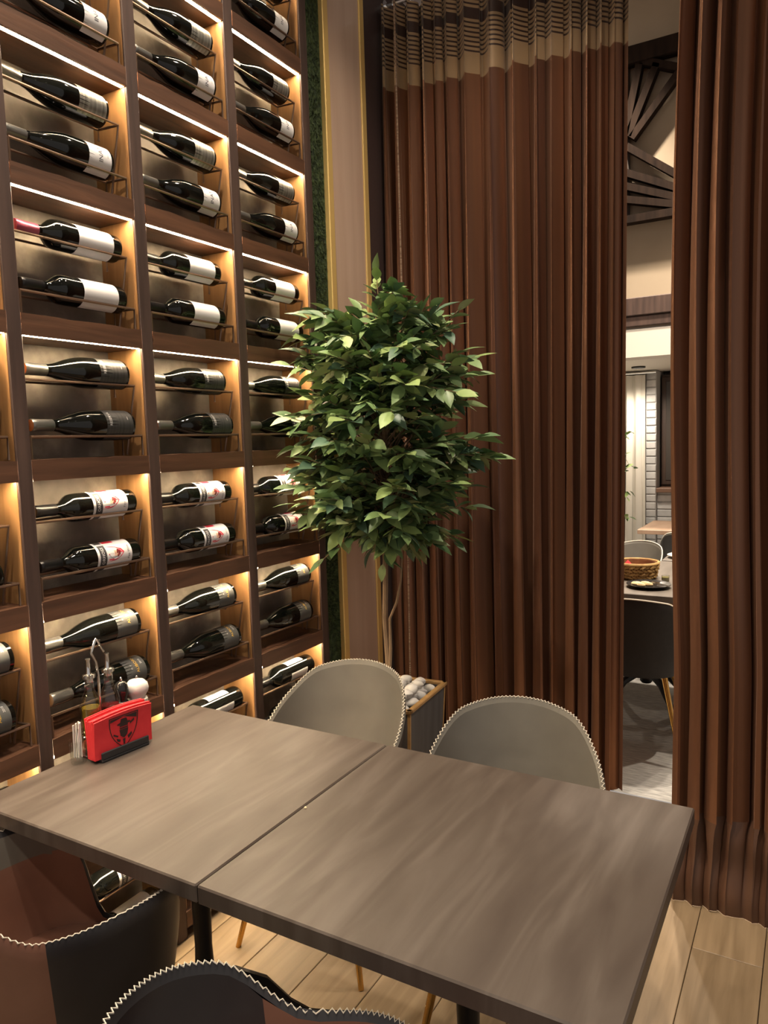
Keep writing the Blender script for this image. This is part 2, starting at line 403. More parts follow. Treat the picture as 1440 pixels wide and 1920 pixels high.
DESC = {'silver': 'silver-labelled', 'inat': 'short-white-labelled', 'plain': 'plain white-labelled', 'plum': 'plum-necked white-labelled',
        'black': 'black-labelled', 'red': 'red-shield-labelled', 'gold': 'grey-and-gold-labelled', 'small': 'twin-white-labelled'}
used = set()
def spec(c, r, k):
    if r <= 0: return ('silver', 'inat')[k]
    if r == 1: return 'plum' if (c == 1 and k == 0) else 'plain'
    if r == 2: return 'black'
    if r == 3: return 'red'
    if r == 4: return 'gold'
    if r == 5: return 'small'
    return ('red', 'plain')[k]
ROWB = {6: 'bottom', 5: 'second lowest', 4: 'third lowest', 3: 'fourth lowest', 2: 'fifth lowest', 1: 'sixth lowest', 0: 'seventh lowest', -1: 'eighth lowest', -2: 'ninth lowest'}
rg = random.Random(11)
for c, r in CELLS:
    for k in (0, 1):
        s_ = spec(c, r, k)
        o = P[s_] if s_ not in used else copy_tree(P[s_]); used.add(s_)
        rad = .0418 if s_ in ('silver', 'inat', 'black', 'gold') else .0385
        ax = (XU, XL)[k]; dz = math.sqrt((rad+.0043)**2-DX**2)
        zb = T(r)+(-.105, -.247)[k]
        dy = rg.uniform(-.012, .008)
        o.location = (ax, RIGHT[c]-.040-.155+dy, zb+dz)
        o.rotation_euler = (0, D(rg.uniform(-9, 9)), 0)
        tag(o, '%s %s wine bottle in shelving column %s from left, %s row' % (('upper', 'lower')[k], DESC[s_], ('one', 'two', 'three', 'four')[c], ROWB[r]), 'wine bottle', 'wine bottles lying in the lit shelving')
for s_, o in P.items():
    if s_ not in used:
        for ch in list(o.children): bpy.data.objects.remove(ch)
        bpy.data.objects.remove(o)

# ================================================================== TABLES
TX0, TXS, TX1, TY0, TY1, TZ = .045, .727, 1.466, .908, 1.595, .75
def pedestal(root, ox=0, oy=0, hh=.70, far=False):
    b = MB(); b.lathe([(.0, 0), (.026, .0), (.034, .012), (.034, .03), (.026, .045), (.030, .07), (.024, .09), (.021, .16), (.024, .30), (.030, .42), (.033, .47), (.027, .49), (.033, .505), (.036, .53), (.030, .55), (.030, .555), (0, .555)], 18, c=(ox, oy, hh-.555-.012)); b.obj('column', M_black_iron(), root, True)
    b = MB(); b.box((ox-.20, oy-.02, hh-.014), (ox+.20, oy+.02, hh)); b.box((ox-.02, oy-.20, hh-.0135), (ox+.02, oy+.20, hh-.0005)); b.obj('top_bracket', M_black_iron(), root)
    for k in range(4):
        a = PI/4+k*PI/2; d = Vector((math.cos(a), math.sin(a), 0))
        pts = [Vector((ox, oy, .20))+d*.02, Vector((ox, oy, .205))+d*.07, Vector((ox, oy, .17))+d*.14, Vector((ox, oy, .10))+d*.20, Vector((ox, oy, .055))+d*.25, Vector((ox, oy, .034))+d*.30, Vector((ox, oy, .022))+d*.335]
        b = MB(); b.tube(pts, [.022, .024, .020, .016, .018, .021, .018], 8)
        b.lathe([(0, 0), (.022, 0), (.024, .01), (.018, .026), (0, .03)], 10, c=tuple(Vector((ox, oy, 0))+d*.325))
        b.obj('foot', M_black_iron(), root, True)
def table(name, label, x0, x1, y0, y1, z=TZ, th=.036, mat=None):
    cx, cy = (x0+x1)/2, (y0+y1)/2
    root = thing(name, label, 'table', (cx, cy, 0))
    b = MB(); b.bbox((x0-cx, y0-cy, z-th), (x1-cx, y1-cy, z), .003); b.obj('table_top', mat or M_tabletop(), root)
    pedestal(root, 0, 0, z-th)
    return root
table('dining_table', 'dark walnut square table nearest the wine shelving with napkins on it', TX0, TXS-.0012, TY0, TY1)
table('dining_table', 'dark walnut square table on the right with bare top, beside curtains', TXS+.0012, TX1, TY0, TY1)
# bread crumb at the seam
b = MB(); b.lathe([(0, 0), (.003, .0005), (.0035, .002), (.002, .004), (0, .0045)], 7, c=(.737, 1.225, TZ)); tag(b.obj('bread_crumb', plain('crumb', (.7, .6, .4), .8)), 'tiny pale bread crumb lying by the seam between tables', 'crumb')

# ================================================================== CHAIRS
def lerp_tab(tab, x):
    n_ = len(tab); sl = []
    for i in range(n_):
        if i in (0, n_-1): sl.append(0.); continue
        d0 = (tab[i][1]-tab[i-1][1])/(tab[i][0]-tab[i-1][0]); d1 = (tab[i+1][1]-tab[i][1])/(tab[i+1][0]-tab[i][0])
        sl.append(0. if d0*d1 <= 0 else 2*d0*d1/(d0+d1))
    for i in range(n_-1):
        a, va = tab[i]; c_, vc = tab[i+1]
        if x <= c_:
            h = c_-a; t = (x-a)/h
            return va*(2*t**3-3*t*t+1)+sl[i]*h*(t**3-2*t*t+t)+vc*(3*t*t-2*t**3)+sl[i+1]*h*(t**3-t*t)
    return tab[-1][1]
HT = [(0, .785), (35, .765), (62, .695), (90, .610), (112, .560), (135, .490), (160, .462), (180, .458)]
NEXP = [2.5]
def plan(phi, sc, A=.255, BB=.235, FF=.235, n=None):
    n = NEXP[0]
    s_, c_ = math.sin(phi), math.cos(phi)
    X = A*math.copysign(abs(s_)**(2/n), s_); Y = -(BB if c_ > 0 else FF)*math.copysign(abs(c_)**(2/n), c_)
    return X*sc, Y*sc
HT_HIGH = [(0, .805), (35, .795), (62, .715), (90, .700), (112, .690), (125, .665), (150, .47), (180, .458)]
HT_WIDE = [(0, .813), (35, .798), (62, .765), (90, .655), (112, .646), (128, .63), (150, .47), (180, .458)]
HCUR = [HT]
def chair_pt(phi, t, side):
    """side 0 outer, 1 inner; t 0 bottom .. 1 rim"""
    deg = abs(math.degrees(math.atan2(math.sin(phi), math.cos(phi)))); h = lerp_tab(HCUR[0], deg)
    zb = .400 if side == 0 else .452
    z = zb+(h-zb)*t
    k = max(0, min(1, (z-.40)/.38)); sc = .76+.24*k**.55
    if side == 1: sc -= .075*(1-.35*k)
    X, Y = plan(phi, sc)
    return Vector((X, Y-.05*max(0, math.cos(phi))*k, z))
NU = 72
def chair(label, loc, rz, variant, group=None, detail=True):
    root = thing('dining_chair', label, 'chair', (*loc, 0), rz, group)
    grey = mixed('grey_leather', (.115, .109, .095), (.15, .143, .125), nscale=6, rough=.42, bump=.05); dark = mixed('black_leather', (.014, .014, .017), (.028, .027, .03), nscale=6, rough=.4, bump=.05)
    brown = mixed('brown_leather', (.14, .065, .045), (.22, .11, .078), nscale=5, rough=.33, bump=.08)
    two = variant in ('two', 'wide'); NEXP[0] = 2.5 if two else 2.12; HCUR[0] = {'two': HT_HIGH, 'wide': HT_WIDE}.get(variant, HT)
    # outer shell incl. rolled rim
    b = MB(); rings = []
    for sc in (.3, .62): rings.append([Vector((*plan(2*PI*k/NU, sc), .392)) for k in range(NU)])
    for t in (0, .15, .35, .55, .75, .9, .975): rings.append([chair_pt(2*PI*k/NU, t, 0) for k in range(NU)])
    top = [(chair_pt(2*PI*k/NU, 1, 0)*.5+chair_pt(2*PI*k/NU, 1, 1)*.5)+Vector((0, 0, .006)) for k in range(NU)]
    rings.append(top); rings.append([chair_pt(2*PI*k/NU, .97, 1) for k in range(NU)])
    vs = [v for r in rings for v in r]; fs = []; ms = []
    for j in range(len(rings)-1):
        for k in range(NU):
            k2 = (k+1) % NU; fs.append((j*NU+k, j*NU+k2, (j+1)*NU+k2, (j+1)*NU+k))
            deg = abs(((k+.5)*360/NU+180) % 360-180); ms.append(1 if (two and deg < 64 and (variant == 'two' or j < len(rings)-4)) else (2 if (variant == 'grey' and j >= len(rings)-3) else 0))
    vs.append(Vector((0, 0, .390))); fs += [((k+1) % NU, k, len(vs)-1) for k in range(NU)]; ms += [0]*NU
    b.v = [tuple(v) for v in vs]; b.f = fs; b.m = ms
    b.obj('shell', [plain('matte_black_leather', (.008, .006, .006), .75) if variant == 'dark' else dark, brown, grey], root, True)
    # inner padded back: brown bowl below, grey above
    NR = 22; zs = .70 if variant == 'wide' else .625
    b = MB(); rings = [[chair_pt(2*PI*k/NU, .97*(1-q/NR), 1) for k in range(NU)] for q in range(NR+1)]
    if True:
        for r_ in rings:
            for v in r_:
                if abs(v.z-zs) < .006: v.z = zs
    fs = []; ms = []
    for j in range(NR):
        for k in range(NU):
            k2 = (k+1) % NU; fs.append((j*NU+k, j*NU+k2, (j+1)*NU+k2, (j+1)*NU+k)); deg = abs(((k+.5)*360/NU+180) % 360-180); ms.append(1 if two and ((deg > 74) if variant == 'wide' else (rings[j][k].z+rings[j+1][k2].z)/2 < zs) else 0)
    b.v = [tuple(v) for r in rings for v in r]; b.f = fs; b.m = ms
    b.obj('backrest', [dark if variant == 'wide' else grey, brown], root, True)  # wide: grey leather coloured dark, its shade is in the material
    # seat cushion
    b = MB(); N2 = 48; prof = [(1., 0), (.97, .012), (.85, .020), (.6, .024), (.3, .022), (0.001, .020)]
    vs = [(*[q*s_ for q in plan(2*PI*k/N2, .80)], .446+dz) for s_, dz in prof for k in range(N2)]
    b.add(vs, [(j*N2+k, j*N2+(k+1) % N2, (j+1)*N2+(k+1) % N2, (j+1)*N2+k) for j in range(len(prof)-1) for k in range(N2)])
    b.obj('seat', brown, root, True)
    # zigzag stitching on the rim
    if detail:
        b = MB(); pts = []
        M = 220
        for k in range(M+1):
            ph = D(-128+256*k/M); o_ = chair_pt(ph, 1, 0); i_ = chair_pt(ph, 1, 1); mid = o_*.5+i_*.5
            q = (i_-mid)*(.60 if k % 2 else -.42)
            pts.append(mid+q+Vector((0, 0, .0065 if k % 2 == 0 else .0045)))
        b.tube(pts, .0013, 4); b.obj('stitching', plain('cream_thread', (.62, .58, .50), .8), root)
    else:
        b = MB(); b.tube([chair_pt(D(-128+256*k/40), 1, 0)*.5+chair_pt(D(-128+256*k/40), 1, 1)*.5+Vector((0, 0, .006)) for k in range(41)], .004, 5); b.obj('piping', plain('cream_thread', (.62, .58, .50), .8), root)
    for sx in (-1, 1):
        for sy in (-1, 1):
            b = MB(); b.tube([(sx*.13, sy*.12, .400), (sx*.215, sy*.20, .0)], [.0135, .008], 10); b.obj('leg', M_gold(), root, True)
    return root
chair('grey leather bucket chair in front of the planter, across the table', (.372, 1.817), 3.197, 'grey', 'bucket chairs at the walnut tables')
chair('grey leather bucket chair in front of the left curtain, across the table', (1.017, 1.70), 3.40, 'grey', 'bucket chairs at the walnut tables')
chair('black and brown leather bucket chair at bottom left, tucked under the table', (.377, .867), -.138, 'two', 'bucket chairs at the walnut tables')
chair('black and brown leather bucket chair at the bottom edge, turned sideways', (1.173, .674), -.894, 'wide', 'bucket chairs at the walnut tables')

# ================================================================== TABLE ITEMS
def thin_glass(name, tint):
    m, n, l, b = nt(name); n.remove(b)
    tr = n.new('ShaderNodeBsdfTransparent'); tr.inputs[0].default_value = (*tint, 1); gl = n.new('ShaderNodeBsdfGlossy'); gl.inputs['Roughness'].default_value = .03
    lw = n.new('ShaderNodeLayerWeight'); lw.inputs['Blend'].default_value = .5; pw = n.new('ShaderNodeMath'); pw.operation = 'POWER'; pw.inputs[1].default_value = 3.5
    fr = n.new('ShaderNodeMath'); fr.operation = 'MULTIPLY_ADD'; fr.inputs[1].default_value = .85; fr.inputs[2].default_value = .10; l.new(lw.outputs['Facing'], pw.inputs[0]); l.new(pw.outputs[0], fr.inputs[0]); mx = n.new('ShaderNodeMixShader')
    l.new(fr.outputs[0], mx.inputs[0]); l.new(tr.outputs[0], mx.inputs[1]); l.new(gl.outputs[0], mx.inputs[2]); l.new(mx.outputs[0], n['Material Output'].inputs['Surface'])
    MATS[name] = m; return m
clear = thin_glass('clear_glass', (.93, .95, .94))

# cruets
def cruet(label, x, y, liquid, lname, level):
    root = thing('oil_cruet', label, 'cruet', (x, y, TZ+.012), 0, 'oil and vinegar cruets in the wire stand')
    b = MB(); R_ = .0265
    b.lathe([(0, .002), (R_-.004, .0), (R_, .006), (R_, .118), (R_-.004, .134), (.016, .148), (.0115, .158), (.0115, .182), (.013, .184), (.013, .188)], 24); b.obj('glass_bottle', clear, root, True)
    b = MB(); b.lathe([(0, .0085), (R_-.004, .0085), (R_-.004, level), (0, level)], 24); b.obj('liquid', liquid, root, True)
    b = MB(); b.lathe([(0, .178), (.0098, .178), (.0098, .189), (.0165, .189), (.0165, .197), (.0075, .199), (.006, .204), (.0052, .232), (.0065, .236), (.0065, .238), (0, .238)], 18); b.obj('pourer', M_chrome(), root, True)
cruet('clear glass cruet half full of golden oil, left in the wire stand', .0735, 1.213, plain('olive_oil', (.15, .10, .010), .08, 0., Transmission_Weight=.35), 'oil', .112)
cruet('clear glass cruet with dark red vinegar, right in the wire stand', .0735, 1.272, plain('red_vinegar', (.05, .005, .006), .08, 0., Transmission_Weight=.2), 'vinegar', .100)
st = thing('cruet_stand', 'shiny wire cruet stand with tall bent handle behind red napkins', 'cruet stand', (.0735, 1.2425, TZ))
b = MB(); b.bbox((-.026, -.062, .004), (.026, .062, .0095), .002); b.obj('tray', M_chrome(), st)
for (x, y) in ((-.018, -.055), (.018, -.055), (-.018, .055), (.018, .055)):
    b = MB(); b.lathe([(0, 0), (.005, 0), (.005, .0045), (0, .0045)], 8, c=(x, y, 0)); b.obj('foot', M_chrome(), st)
b = MB(); b.tube([(-.001, 0, .009), (-.001, 0, .20), (-.001, -.004, .235), (-.001, -.017, .262), (-.001, -.004, .288), (-.001, .0, .294), (-.001, .005, .288), (-.001, .018, .262), (-.001, .022, .256)], .0034, 8); b.obj('handle', M_chrome(), st, True)
b = MB(); ring = [(math.cos(a)*.029, math.sin(a)*.060, .055) for a in [2*PI*k/32 for k in range(33)]]; b.tube(ring, .0022, 6, False); b.obj('guard_ring', M_chrome(), st, True)
# mills
def mill(label, x, y, mat, tip):
    root = thing('pepper_mill', label, 'mill', (x, y, TZ), 0, 'spice mills behind the napkins')
    b = MB(); b.lathe([(0, 0), (.028, 0), (.0285, .006), (.027, .03), (.024, .055), (.024, .07), (.0275, .088), (.0275, .096), (.022, .100), (0, .100)], 24); b.obj('mill_body', mat, root, True)
    b = MB(); b.lathe([(0, .1005), (.0225, .1005), (.0225, .106), (.030, .116), (.0318, .126), (.029, .138), (.020, .147), (.008, .150), (0, .150)], 24); b.obj('mill_head', mat, root, True)
    b = MB(); b.lathe([(.004, .1502), (.0055, .154), (.0045, .159), (0, .1605)], 12); b.obj('finial', tip, root, True); return root
mill('glossy white spice mill behind the right end of the napkins', .068, 1.368, plain('white_lacquer', (.58, .57, .56), .18), M_chrome())
bmill = mill('slim glossy black spice mill between red vinegar cruet and white mill', .065, 1.3185, plain('black_lacquer', (.012, .012, .013), .15), M_chrome()); bmill.scale = (.60, .60, 1.06)
# napkin holder and napkins
nh = thing('napkin_holder', 'black napkin holder full of red paper napkins on the table', 'napkin holder', (.130, 1.252, TZ), D(-6))
blk = plain('black_plastic', (.02, .021, .024), .4)
b = MB(); b.bbox((-.024, -.070, 0), (.024, .070, .008), .002); b.obj('base', blk, nh)
for sx in (-1, 1):
    b = MB(); b.bbox((sx*.0215-.0025, -.070, .007), (sx*.0215+.0025, .070, .026), .002); b.obj('side_wall', blk, nh)
redp = mixed('red_paper', (.62, .022, .032), (.70, .035, .045), nscale=30, rough=.75); blackp = plain('black_napkin_print', (.03, .012, .012), .7)
Rz = Matrix.Rotation(D(-6), 4, 'Z')
def napkin_mesh(bulge, seed):
    rg_ = random.Random(seed); rg0 = 0 if seed == 7 else rg_.uniform(-.002, .006)
    def f(u, v, side):
        y = -.084+.168*u; z = .0085+(.098+rg0)*v+.006*math.sin(u*PI*.9)*v
        fan = bulge*v*v*.9
        return ((side*.0017+fan), y, z)
    b = MB(); b.grid(lambda u, v: f(u, v, 1), 10, 6); b.grid(lambda u, v: f(1-u, v, -1), 10, 6)
    b.grid(lambda u, v: (f(u, 1, 1-2*v)), 10, 1); b.grid(lambda u, v: f(0, u, -1+2*v), 6, 1); b.grid(lambda u, v: f(1, u, 1-2*v), 6, 1)
    return b.mesh('paper_napkin', redp)
for k in range(8):
    off = -.0145+k*.00405
    me = napkin_mesh((k-3.5)*.0019, k)
    o = link('paper_napkin', me); o.matrix_world = Matrix.Translation((.130, 1.252, TZ)) @ Rz @ Matrix.Translation((off, 0, 0))
    if k == 7:
        tag(o, 'front red paper napkin printed with a black shield crest', 'napkin', 'red paper napkins in the holder')
        b = MB(); e = .0004
        def NP(pts, lift):
            vs = []
            for y, z in pts:
                v = (z-.0085)/.098
                vs.append((.0017+(k-3.5)*.0019*v*v*.9+e*lift, y, z))
            b.add(vs, [tuple(range(len(pts)))])
        def ring_(outer, inner):
            n_ = len(outer)
            for q in range(n_): NP([outer[q], outer[(q+1) % n_], inner[(q+1) % n_], inner[q]], 1)
        sh = [(x_, y_+.060) for x_, y_ in shield(.043, .088)]; si = [(x_*.93, (y_-.060)*.94+.060) for x_, y_ in sh]
        ring_(sh[::-1], si[::-1])
        NP([(-.039, .100), (-.039, .092), (0, .099), (.038, .086), (.039, .100)], 1.5)
        NP(ell(0, .081, .020, .0045), 2); NP([(-.011, .084), (.011, .084), (.008, .094), (-.008, .094)][::1], 2)
        for zz in (.075, .069): NP([(-.012, zz-.0018), (.012, zz-.0018), (.012, zz+.0018), (-.012, zz+.0018)], 2)
        NP([(-.013, .066), (.013, .066), (.010, .050), (0, .042), (-.010, .050)], 2)
        NP([(.018, .073), (.031, .080), (.030, .086), (.018, .079)], 2); NP([(-.030, .060), (-.016, .052), (-.018, .048), (-.031, .056)], 2)
        NP([(-.022, .046), (-.010, .040), (-.012, .034), (-.020, .038)], 2); NP([(.010, .044), (.022, .052), (.024, .046), (.013, .036)], 2); NP([(-.004, .040), (.004, .040), (.002, .026), (-.002, .026)], 2)
        b.obj('crest_print', blackp, o)
    else: tag(o, 'red folded paper napkin packed behind the crested front napkin', 'napkin', 'red paper napkins in the holder')
# toothpick glass
tg = thing('toothpick_glass', 'small clear shot glass holding white wrapped toothpicks', 'shot glass', (.086, 1.158, TZ))
b = MB(); b.lathe([(0, 0), (.017, 0), (.0185, .003), (.0215, .060)], 24); b.obj('glass_cup', clear, tg, True)
pick = MB(); pick.bbox((-.0024, -.0011, 0), (.0024, .0011, .088), .0008); pm = pick.mesh('wrapped_toothpick', plain('white_wrapper', (.72, .70, .68), .6))
rg = random.Random(5)
for k in range(9):
    a = k*2.4; rr = .010*math.sqrt((k+.5)/9)
    o = link('wrapped_toothpick', pm); o.location = (.086+rr*math.cos(a), 1.158+rr*math.sin(a), TZ+.0150)
    o.rotation_euler = (D(-4*math.sin(a)+3), D(4*math.cos(a)), rg.uniform(0, 3))
    tag(o, 'white paper wrapped toothpick standing in the shot glass', 'toothpick', 'wrapped toothpicks in the shot glass')

# ================================================================== PLANTER AND FICUS
PX, PY, PH = .295, 2.34, .60
pot = thing('planter', 'tall square dark grey planter with wooden rim holding white pebbles', 'planter', (PX, PY, 0), D(4))
slate = mixed('slate_planter', (.035, .036, .042), (.075, .075, .083), (9, 9, .6), 3, .55, .05)
wr = mixed('planter_rim_wood', (.26, .145, .05), (.38, .23, .09), (6, 6, 6), 4, .5)
def taper(sc0, sc1, z0, z1, t=.012):
    b = MB(); vs = []
    for s_, z in ((sc0, z0), (sc1, z1), (sc1-t, z1), (sc0-t, z0+.02)):
        vs += [(-s_, -s_, z), (s_, -s_, z), (s_, s_, z), (-s_, s_, z)]
    fs = [(j*4+k, j*4+(k+1) % 4, (j+1)*4+(k+1) % 4, (j+1)*4+k) for j in range(3) for k in range(4)]+[(3, 2, 1, 0), (12, 13, 14, 15)]
    b.add(vs, fs); return b
taper(.140, .166, 0, PH-.012).obj('pot_body', slate, pot)
for k in range(4):
    b = MB(); b.bbox((-.174, .154, PH-.014), (.174, .174, PH), .003); o = b.obj('rim_board', wr, pot); o.rotation_euler = (0, 0, k*PI/2)
    b = MB(); b.tube([(.134, .134, .008), (.1625, .1625, PH-.014)], .007, 4); o = b.obj('corner_strip', wr, pot); o.rotation_euler = (0, 0, k*PI/2)
b = MB(); b.box((-.150, -.150, PH-.055), (.150, .150, PH-.045)); b.obj('soil', plain('dark_soil', (.03, .022, .016), .9), pot)
rg = random.Random(21); peb = []
for k in range(4):
    b = MB(); n1, n2 = 10, 7; sx, sy, sz = rg.uniform(.024, .034), rg.uniform(.018, .025), rg.uniform(.014, .019)
    vs = []
    for j in range(1, n2):
        th = PI*j/n2
        for i in range(n1):
            ph = 2*PI*i/n1; d = Vector((math.sin(th)*math.cos(ph), math.sin(th)*math.sin(ph), math.cos(th))); q = 1+.22*noise.noise(d*1.3+Vector((k*5, 0, 0)))
            vs.append((d.x*sx*q, d.y*sy*q, d.z*sz*q))
    vs += [(0, 0, sz), (0, 0, -sz)]; fs = [((j)*n1+i, (j)*n1+(i+1) % n1, (j+1)*n1+(i+1) % n1, (j+1)*n1+i)[::-1] for j in range(n2-2) for i in range(n1)]
    fs += [(i, (i+1) % n1, len(vs)-2) for i in range(n1)]+[((n2-2)*n1+(i+1) % n1, (n2-2)*n1+i, len(vs)-1) for i in range(n1)]
    b.add(vs, fs); peb.append(b.mesh('pebble', plain('white_stone', (.62, .61, .60), .65), True))
ca, sa = math.cos(D(4)), math.sin(D(4))
spots = [(-.115+.048*i+(.02 if j % 2 else 0), -.118+.0395*j) for j in range(7) for i in range(6) if abs(-.115+.048*i+(.02 if j % 2 else 0)) < .128]
lay2 = [(-.095+.063*i, -.10+.05*j) for i in range(4) for j in range(5)]
for lvl, sp in ((0, spots), (1, lay2)):
    for x, y in sp:
        x += rg.uniform(-.006, .006); y += rg.uniform(-.006, .006)
        if abs(x) < .025 and abs(y) < .025: continue
        x = max(-.118, min(.118, x)); y = max(-.118, min(.118, y))
        o = link('pebble', rg.choice(peb)); o.location = (PX+ca*x-sa*y, PY+sa*x+ca*y, PH-.024+lvl*.032+rg.uniform(0, .006)); o.rotation_euler = (rg.uniform(-.4, .4), rg.uniform(-.4, .4), rg.uniform(0, 6))
        tag(o, 'smooth white decorative pebble heaped in the square planter', 'pebble', 'white pebbles in the planter')
tree = thing('ficus_tree', 'artificial ficus tree with dense green oval leaves in the planter', 'plant', (PX, PY, PH-.045))
bark = mixed('pale_bark', (.16, .10, .06), (.30, .21, .13), (8, 8, 2), 8, .8, .3)
CZ = 1.585-(PH-.045)
trunk_pts = [(0, 0, 0), (.006, .004, .15), (-.004, .006, .32), (.010, -.004, .50), (.010, -.008, .75), (.012, -.012, 1.0), (.012, -.015, 1.25), (.012, -.018, 1.42)]
b = MB(); b.tube(trunk_pts, [.013, .012, .011, .010, .009, .008, .006, .004], 8); b.obj('trunk', bark, tree, True)
b = MB(); b.tube([(.010, -.004, .05), (.022, -.004, .20), (.020, .0, .32), (.045, .01, .38), (.060, .02, .46), (.068, .02, .56), (.060, .01, .70)], [.006, .006, .005, .005, .004, .004, .003], 6); b.obj('side_stem', bark, tree, True)
# leaves
def leaf_mesh(L, Wd, fold, curl, mat):
    b = MB(); ts = [0, .12, .3, .5, .72, .9, 1.0]; ws = [.0, .5, .92, 1., .7, .25, 0]
    vs = []
    for t, w_ in zip(ts, ws):
        zc = -curl*t*t*L; vs += [(-w_*Wd, t*L, zc+fold*w_*Wd), (0, t*L, zc), (w_*Wd, t*L, zc+fold*w_*Wd)]
    fs = []
    for i in range(len(ts)-1): fs += [(i*3, i*3+1, i*3+4, i*3+3), (i*3+1, i*3+2, i*3+5, i*3+4)]
    b.add(vs, fs); return b
def leaf_mat(name, c1, c2):
    m = mixed(name, c1, c2, nscale=14, rough=.42, rnd=.18); p = m.node_tree.nodes['Principled BSDF']
    p.inputs['Subsurface Weight'].default_value = 0.0; return m
lm = [leaf_mat('leaf_deep', (.085, .16, .066), (.115, .205, .088)), leaf_mat('leaf_mid', (.165, .265, .105), (.21, .315, .135)), leaf_mat('leaf_light', (.21, .31, .11), (.27, .37, .14)), leaf_mat('leaf_blue', (.07, .14, .09), (.095, .17, .11)), leaf_mat('leaf_olive', (.23, .28, .12), (.28, .33, .16))]
rg = random.Random(42); LB = []
for k in range(10):
    mi = [0, 0, 1, 1, 1, 2, 2, 3, 4, 1][k]
    b = leaf_mesh(rg.uniform(.058, .078), rg.uniform(.0145, .019), rg.uniform(.1, .4), rg.uniform(.05, .35), None); LB.append((b, b.mesh('leaf', lm[mi], True), mi))
tw = MB(); leaves = []
c0 = Vector((.012, -.02, CZ)); inv = Vector((PX, PY, PH-.045))
def ok(p):
    wpt = p+inv
    return wpt.x > .03 and wpt.y < 2.88
ntw = 0; tries = 0
while ntw < 330 and tries < 4000:
    tries += 1
    z = rg.uniform(-1, 1); ph = rg.uniform(0, 2*PI); d = Vector((math.sqrt(1-z*z)*math.cos(ph), math.sqrt(1-z*z)*math.sin(ph), z))
    k = rg.uniform(.62, 1.06)
    zz = math.copysign(abs(d.z)**.92, d.z); hh = math.sqrt(max(0, 1-zz*zz))**.75/max(1e-3, math.hypot(d.x, d.y)); tip = c0+Vector((d.x*hh*.385*k, d.y*hh*.35*k, zz*.45*k-.01))
    st_z = max(.62, min(1.36, tip.z-rg.uniform(.05, .28)-.0)); root = Vector((.03, -.015, st_z))
    if not ok(tip): continue
    mid = root.lerp(tip, .55)+Vector((0, 0, rg.uniform(.02, .07)))
    tw.tube([root, mid, tip], [.0028, .002, .0012], 4, False)
    n_ = rg.randint(9, 13)
    for q in range(n_):
        t = .38+.62*(q+.5)/n_
        p = root.lerp(mid, t/.55) if t < .55 else mid.lerp(tip, (t-.55)/.45)
        along = (tip-root).normalized(); side = along.cross(Vector((0, 0, 1))).normalized()*(1 if q % 2 else -1)
        dr = (along*rg.uniform(.4, .9)+side*rg.uniform(.3, .9)+Vector((0, 0, rg.uniform(-.75, .15)))).normalized()
        if q == n_-1: dr = (along+Vector((0, 0, -.3))).normalized()
        if ok(p+dr*.075): leaves.append((p, dr, rg.randrange(10), rg.uniform(.95, 1.40), rg.uniform(-.7, .7)))
    ntw += 1
# upright sprig at the top, and one hanging sprig below
for base, tip, n_ in ((Vector((.012, -.02, 1.34)), Vector((.018, -.02, 1.57)), 12), (Vector((.04, -.02, .70)), Vector((.03, -.06, .515)), 8), (Vector((.05, -.03, .75)), Vector((-.14, -.22, .55)), 9), (Vector((.06, .0, .75)), Vector((.28, .05, .60)), 10), (Vector((.05, 0, 1.2)), Vector((-.18, -.08, 1.43)), 12), (Vector((.05, 0, 1.2)), Vector((.30, .08, 1.43)), 14)):
    tw.tube([base, base.lerp(tip, .5)+Vector((.01, 0, .01)), tip], [.003, .002, .0012], 4, False)
    for q in range(n_):
        t = .2+.8*q/n_; p = base.lerp(tip, t); along = (tip-base).normalized(); side = Vector((rg.uniform(-1, 1), rg.uniform(-1, 1), rg.uniform(-.2, .2))).normalized()
        dr = (along*.7+side).normalized() if q < n_-1 else along
        if ok(p+dr*.07): leaves.append((p, dr, rg.randrange(10), rg.uniform(.9, 1.15), rg.uniform(-.5, .5)))
tw.obj('twigs', bark, tree)
def leaf_matrix(p, dr, s_, tw_):
    yv = dr.normalized(); xv = yv.cross(Vector((0, 0, 1))); xv = xv.normalized() if xv.length > 1e-3 else Vector((1, 0, 0)); zv = xv.cross(yv)
    R_ = Matrix((xv, yv, zv)).transposed().to_4x4()
    return Matrix.Translation(p) @ R_ @ Matrix.Rotation(tw_, 4, 'Y') @ Matrix.Scale(s_, 4)
camdir = (CAM-(c0+inv)).normalized()
leaves.sort(key=lambda L_: -((L_[0]-c0).dot(camdir)))
for p, dr, k, s_, t_ in leaves[:300]:
    o = link('leaf', LB[k][1], tree); o.matrix_local = leaf_matrix(p, dr, s_, t_)
rest = MB()
for p, dr, k, s_, t_ in leaves[300:]:
    M_ = leaf_matrix(p, dr, s_, t_); rest.add([M_ @ Vector(v) for v in LB[k][0].v], LB[k][0].f, LB[k][2])
o = rest.obj('foliage', lm, tree, True); o['kind'] = 'stuff'

